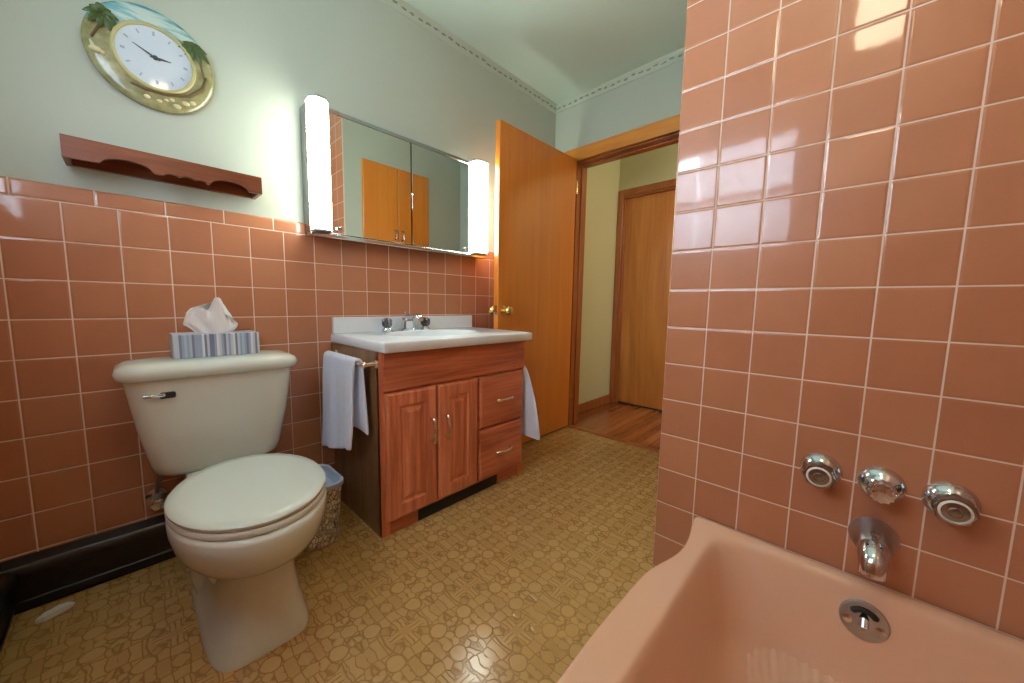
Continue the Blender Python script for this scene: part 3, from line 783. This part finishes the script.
def draped(name, y0, y1, zf, zb, shift):
    # folded towel over the bar: front layer on the room side, back layer on the cabinet side
    m = M(); N = 40; R_ = .0135
    path = []
    hf = BZ - zf; hb = BZ - zb
    for i in range(22): path.append(('f', 1-i/22))
    for i in range(9): path.append(('o', i/8))
    for i in range(1, 20): path.append(('b', i/19))
    grid = []
    for kind, s in path:
        row = []
        for k in range(N+1):
            v = k/N
            if kind == 'f':
                z = BZ - hf*s; off = 0.012*s
                y = y0+(y1-y0)*v; 
                x = BX - R_ - off - .006*math.sin(v*9+1)*s - .004*math.sin(v*21)*s - .007*abs(v-.5)*s
                z += (-.070*(v-.15) + .004*math.sin(v*9))*s*s
                y += .012*s*(v-.5) + .004*math.sin(s*7)*(1 if v > .9 or v < .1 else 0)
            elif kind == 'o':
                a = PI*s; x = BX - R_*math.cos(a); z = BZ + R_*math.sin(a); y = y0+(y1-y0)*v - shift*.15*s
            else:
                z = BZ - hb*s; x = BX + R_ + .004*math.sin(v*7+2)*s
                y = y0+(y1-y0)*v - shift*(.15+.85*s) 
                z += .012*math.sin(v*6)*s
            row.append(m.b.verts.new((x, y, z)))
        grid.append(row)
    for a, b in zip(grid, grid[1:]):
        for k in range(N): m.face([a[k], a[k+1], b[k+1], b[k]])
    return m.build(name, 'terry', smooth=80, solid=.010, sub=1)
tag(draped('hand_towel', -.372, -.092, .335, .395, .035), 'white towel folded over the bar on the left of the vanity', 'towel', 'white towels on the vanity')

# gathered towel on the far side
m = M(); rings = []; NN = 40
for i in range(19):
    s = i/18; z = .588 - .385*s
    if s < .08: hy, hx2 = .012+.10*s, .012
    else: hy, hx2 = .020+.080*min(1, ((s-.08)/.92))**.45, .012+.020*min(1, s*1.4)
    cyy = -.388 - .024*s; cxx = 1.620 + .012*s
    ring = []
    for k in range(NN):
        a = 2*PI*k/NN
        f = 1 + (.16*math.sin(3*a+1.2) + .10*math.sin(7*a+s*2))*min(1, s*2)
        ring.append((max(cxx + hx2*f*math.cos(a), 1.5925), cyy + hy*f*math.sin(a) , z + .014*math.sin(a)*s*s))
    rings.append(ring)
m.loft(rings)
tw = m.build('hand_towel', 'terry', smooth=70)
m = M(); m.tube([(1.620, -.385+.016*math.cos(a), .6003+.0142*math.sin(a)) for a in [2*PI*k/20 - PI/2 for k in range(21)]], .0025, 8); m.build('hanging_loop', 'terry', tw)
tag(tw, 'white towel bunched on a peg on the door side of the vanity', 'towel', 'white towels on the vanity')

# ------------------------------------------------------------------ mirror cabinet
def mirror():
    r = thing('mirror_cabinet', 'wide mirrored medicine cabinet with a lit lamp at each end above the sink', 'mirror cabinet', (1.18, 0, 1.13))
    X0, X1, ZB, ZT, YM = .728, 1.648, 1.128, 1.645, -.075
    m = M(); m.box(X0+.006, X1-.006, YM+.012, .007, ZB+.006, ZT-.02)
    m.build('body', 'chromedark', r, bevel=.002)
    LB, LT = 1.152, 1.612
    box(.806, 1.534, YM-.002, YM+.010, LT, LT+.018).build('top_rail', 'chrome', r, bevel=.003)
    box(X0, X1, YM-.012, YM+.030, ZB, ZB+.016).build('bottom_rail', 'chrome', r, bevel=.003)
    for x0, x1, kx in ((.810, 1.172, .838), (1.178, 1.530, 1.505)):
        dd = box(x0, x1, YM-.004, YM+.006, LB-.004, LT-.002).build('mirror_door', 'mirror', r, bevel=.0012, seg=1)
        M().lathe([(.005, 0), (.005, .008), (.009, .013), (.009, .018), (.003, .021)], (kx, YM-.004, LB+.018), (0, -1, 0), 18).build('knob', 'chrome', dd)
    for x0, x1 in ((.733, .803), (1.540, 1.640)):
        def ring(z, e): 
            a, b = x0+e, x1-e; c = .018
            return [(a, YM+.012, z), (a, YM-.030+e, z), (a+c, YM-.050+e, z), (b-c, YM-.050+e, z), (b, YM-.030+e, z), (b, YM+.012, z)]
        M().loft([ring(1.152, .002), ring(1.630, .002)]).build('lamp_diffuser', 'lamp', r, smooth=0)
        M().loft([ring(1.6305, 0), ring(1.638, 0)]).build('lamp_cap', 'greygum', r, smooth=0)
        M().loft([ring(1.1445, .004), ring(1.1515, 0)]).build('lamp_cap', 'greygum', r, smooth=0)
    return r
mirror()

# ------------------------------------------------------------------ wall shelf
r = thing('wall_shelf', 'small dark wood shelf with scalloped front below the clock', 'shelf', (.35, 0, 1.26))
SX0, SX1, SZ0, SZ1, SD = .127, .572, 1.236, 1.300, .098
poly = [(SX0, SZ1), (SX1, SZ1), (SX1, SZ0+.012)]
def scal(x):
    t = (x-SX0)/(SX1-SX0); z = SZ0 + .008
    for c, wd, h in ((.27, .115, .022), (.80, .115, .022)):
        u = abs(t-c)/wd
        if u < 1: z = max(z, SZ0+.008 + h*math.sqrt(max(0, 1-u*u)))
    for c, wd, h in ((.48, .04, .008), (.56, .04, .010), (.63, .035, .008)):
        u = abs(t-c)/wd
        if u < 1: z = max(z, SZ0+.008 + h*math.sqrt(max(0, 1-u*u)))
    return z
K = 120
m = M()
cols = []
for i in range(K+1):
    x = SX0 + (SX1-SX0)*i/K
    zb = scal(x)
    cols.append([m.b.verts.new(p) for p in ((x, -SD, SZ1), (x, -SD, zb), (x, -SD+.014, zb), (x, -SD+.014, SZ1))])
for a, b in zip(cols, cols[1:]):
    for k in range(4): m.face([a[k], a[(k+1) % 4], b[(k+1) % 4], b[k]])
m.face(cols[0]); m.face(list(reversed(cols[-1])))
m.build('scalloped_front', 'shelf', r, smooth=30)
box(SX0, SX1, -SD+.0145, .0075, SZ1-.014, SZ1).build('shelf_board', 'shelf', r, bevel=.002)
for x in (SX0, SX1-.012):
    box(x, x+.012, -SD+.0145, .0075, SZ0+.008, SZ1-.0145).build('end_board', 'shelf', r, bevel=.001)
box(SX0+.0125, SX1-.0125, -.006, .0075, SZ0+.010, SZ1-.0145).build('back_board', 'shelf', r)

# ------------------------------------------------------------------ clock
def clock():
    cx, cz, R0 = .326, 1.607, .146
    r = thing('wall_clock', 'round wall clock with beach scene rim above the small shelf', 'clock', (cx, 0, cz))
    D = (0, -1, 0); o = (cx, .0075, cz)
    M().lathe([(R0-.01, 0), (R0, .006), (R0, .014), (R0-.006, .022), (R0-.016, .026), (.100, .030), (.088, .030)], o, D, 72).build('rim', 'clockrim', r)
    fc = (cx+.002, .0075, cz-.003)
    M().lathe([(.0955, .029), (.0955, .034), (.092, .038), (.0865, .038), (.0845, .034), (.0845, .029)], fc, D, 64).build('bezel', 'gold', r)
    M().lathe([(.086, .0295), (.0855, .0335), (.06, .0345), (.002, .035)], fc, D, 64).build('dial', 'clockface', r, smooth=60)
    Y = .0075-.0355
    for h in range(12):
        m = M()
        a = 2*PI*h/12; s, c = math.sin(a), math.cos(a)
        r0, r1, hw = .064, .074, (.0030 if h % 3 == 0 else .0018)
        q = [(r0, -hw), (r1, -hw), (r1, hw), (r0, hw)]
        ps = [(fc[0]+p*s+w_*c, fc[2]+p*c-w_*s) for p, w_ in q]
        m.loft([[(x, Y+.003, z) for x, z in ps], [(x, Y-.0005, z) for x, z in ps]])
        m.build('hour_mark', 'tick', r, smooth=0)
    def hand(dx, dz, L, w_):
        l = math.hypot(dx, dz); dx, dz = dx/l, dz/l
        q = [(-.012, -w_*.5), (.3*L, -w_), (L, -.0006), (L, .0006), (.3*L, w_), (-.012, w_*.5)]
        ps = [(fc[0]+p*dx-v*dz, fc[2]+p*dz+v*dx) for p, v in q]
        m = M(); m.loft([[(x, Y-.001, z) for x, z in ps], [(x, Y-.0025, z) for x, z in ps]]); return m
    hand(-.9, .42, .052, .0022).build('minute_hand', 'hand', r, smooth=0)
    hand(1, .05, .036, .0032).build('hour_hand', 'hand', r, smooth=0)
    M().lathe([(.006, -.002), (.006, .005), (.002, .006)], (fc[0], Y, fc[2]), D, 16).build('hand_hub', 'hand', r)
    # relief palms
    def palm(px, pz, size, tx, tz):
        m = M(); m.tube([(tx, -.017, tz), ((px+tx)/2+.004, -.021, (pz+tz)/2), (px, -.024, pz)], [.004, .003, .003], 8)
        p = m.build('palm_trunk', 'trunk', r)
        m = M()
        for k in range(9):
            a = 2*PI*k/9 + .3; L = size*(.8+.35*random.random())
            dx, dz = math.cos(a), math.sin(a)
            pts = [Vector((px+dx*L*t, -.024-.006*math.sin(PI*t), pz+dz*L*t-.35*L*t*t)) for t in (0, .3, .6, .85, 1)]
            rings = []
            for q, wv in zip(pts, (.004, .0095, .0085, .005, .0006)):
                rings.append([q+Vector((-dz*wv, 0, dx*wv)), q+Vector((0, -.003, 0)), q+Vector((dz*wv, 0, -dx*wv)), q+Vector((0, .002, 0))])
            m.loft(rings)
        m.build('palm_fronds', 'palm', r, smooth=0)
    palm(.224, 1.676, .038, .199, 1.605)
    palm(.421, 1.676, .036, .444, 1.590)
    # small white bird at the left
    m = M(); m.ell((.205, -.023, 1.574), (.013, .006, .008)); m.ell((.218, -.024, 1.570), (.006, .005, .005))
    m.loft([[(.196, -.019, 1.580), (.205, -.021, 1.584), (.208, -.019, 1.578)], [(.194, -.022, 1.596), (.197, -.022, 1.597), (.198, -.021, 1.594)]])
    m.loft([[(.220, -.019, 1.566), (.224, -.021, 1.570), (.220, -.018, 1.572)], [(.233, -.019, 1.572), (.234, -.02, 1.573), (.233, -.018, 1.575)]])
    m.build('bird_relief', 'shell', r)
    m = M()
    for (x, z, s_) in ((.303, 1.487, .008), (.330, 1.484, .007), (.346, 1.492, .006), (.371, 1.483, .010), (.392, 1.500, .010), (.410, 1.508, .008), (.360, 1.498, .006)):
        m.ell((x, -.021, z), (s_, .005, s_*.7), 10, 6)
    m.build('shell_relief', 'shell', r)
    # driftwood along the lower right
    m = M(); m.tube([(.270, -.021, 1.514), (.300, -.024, 1.507), (.345, -.025, 1.508), (.400, -.024, 1.524), (.437, -.022, 1.560), (.448, -.021, 1.60)], [.003, .005, .005, .005, .006, .003], 8); m.build('driftwood_relief', 'trunk', r)
clock()

# ------------------------------------------------------------------ lamp hanging over the tub (seen as a reflection in the tiles)
r = thing('pendant_lamp', 'lit glass pendant lamp hanging from the ceiling over the bathtub', 'ceiling lamp', (.45, -1.617, CEIL))
M().lathe([(.05, -.0005), (.05, -.012), (.02, -.03)], (.45, -1.617, CEIL), n=28).build('ceiling_rose', 'white', r)
M().tube([(.45, -1.617, CEIL-.028), (.45, -1.617, 2.075)], .005, 10).build('rod', 'chrome', r)
M().loft([rrect(.39, .51, -1.679, -1.555, .012, 1.892), rrect(.386, .514, -1.683, -1.551, .014, 1.90), rrect(.386, .514, -1.683, -1.551, .014, 2.065), rrect(.40, .50, -1.669, -1.565, .014, 2.075)]).build('glass_shade', 'ceillamp', r, smooth=40)

# ------------------------------------------------------------------ lights
def area(name, loc, target, sx, sy, power, col):
    l = bpy.data.lights.new(name, 'AREA'); l.shape = 'RECTANGLE'; l.size = sx; l.size_y = sy; l.energy = power; l.color = col
    o = bpy.data.objects.new(name, l); COL.objects.link(o); o.location = loc
    d = Vector(target)-Vector(loc); o.rotation_euler = d.to_track_quat('-Z', 'Y').to_euler(); return o
area('window_daylight', (XL-.30, -.90, 1.60), (1.2, -.90, 1.0), .95, .80, 190, (.68, .88, 1.0))
area('hall_fill', (2.85, -1.7, 1.9), (2.8, -.2, .8), .5, .5, 17, (1.0, .88, .64))  # unseen fill added to brighten the hall, no fixture behind it
W = bpy.data.worlds.new('world'); S.world = W; W.use_nodes = True
bg = W.node_tree.nodes['Background']; bg.inputs[0].default_value = (.75, .85, 1.0, 1); bg.inputs[1].default_value = 5.0

# ------------------------------------------------------------------ camera (solved from the tile grid)
yaw, pitch, roll, F = .7576, -.1042, .0171, 363.8511
cyw, syw = math.cos(yaw), math.sin(yaw)
f = Vector((cyw*math.cos(pitch), syw*math.cos(pitch), math.sin(pitch)))
rt = Vector((syw, -cyw, 0)); up = rt.cross(f)
r2 = rt*math.cos(roll) + up*math.sin(roll); u2 = r2.cross(f)
cam = bpy.data.cameras.new('camera'); cam.sensor_width = 36; cam.lens = F/1024*36; cam.clip_start = .01
co = bpy.data.objects.new('camera', cam); COL.objects.link(co)
co.matrix_world = Matrix(((r2.x, u2.x, -f.x, .2198), (r2.y, u2.y, -f.y, -1.6478), (r2.z, u2.z, -f.z, .8784), (0, 0, 0, 1)))
S.camera = co
S.view_settings.view_transform = 'Standard'; S.view_settings.look = 'None'; S.view_settings.gamma = 1; S.view_settings.use_curve_mapping = False
S.view_settings.exposure = -0.66
S.cycles.max_bounces = 8; S.cycles.diffuse_bounces = 5; S.cycles.glossy_bounces = 5
S.cycles.sample_clamp_indirect = 8
S.cycles.use_denoising = True
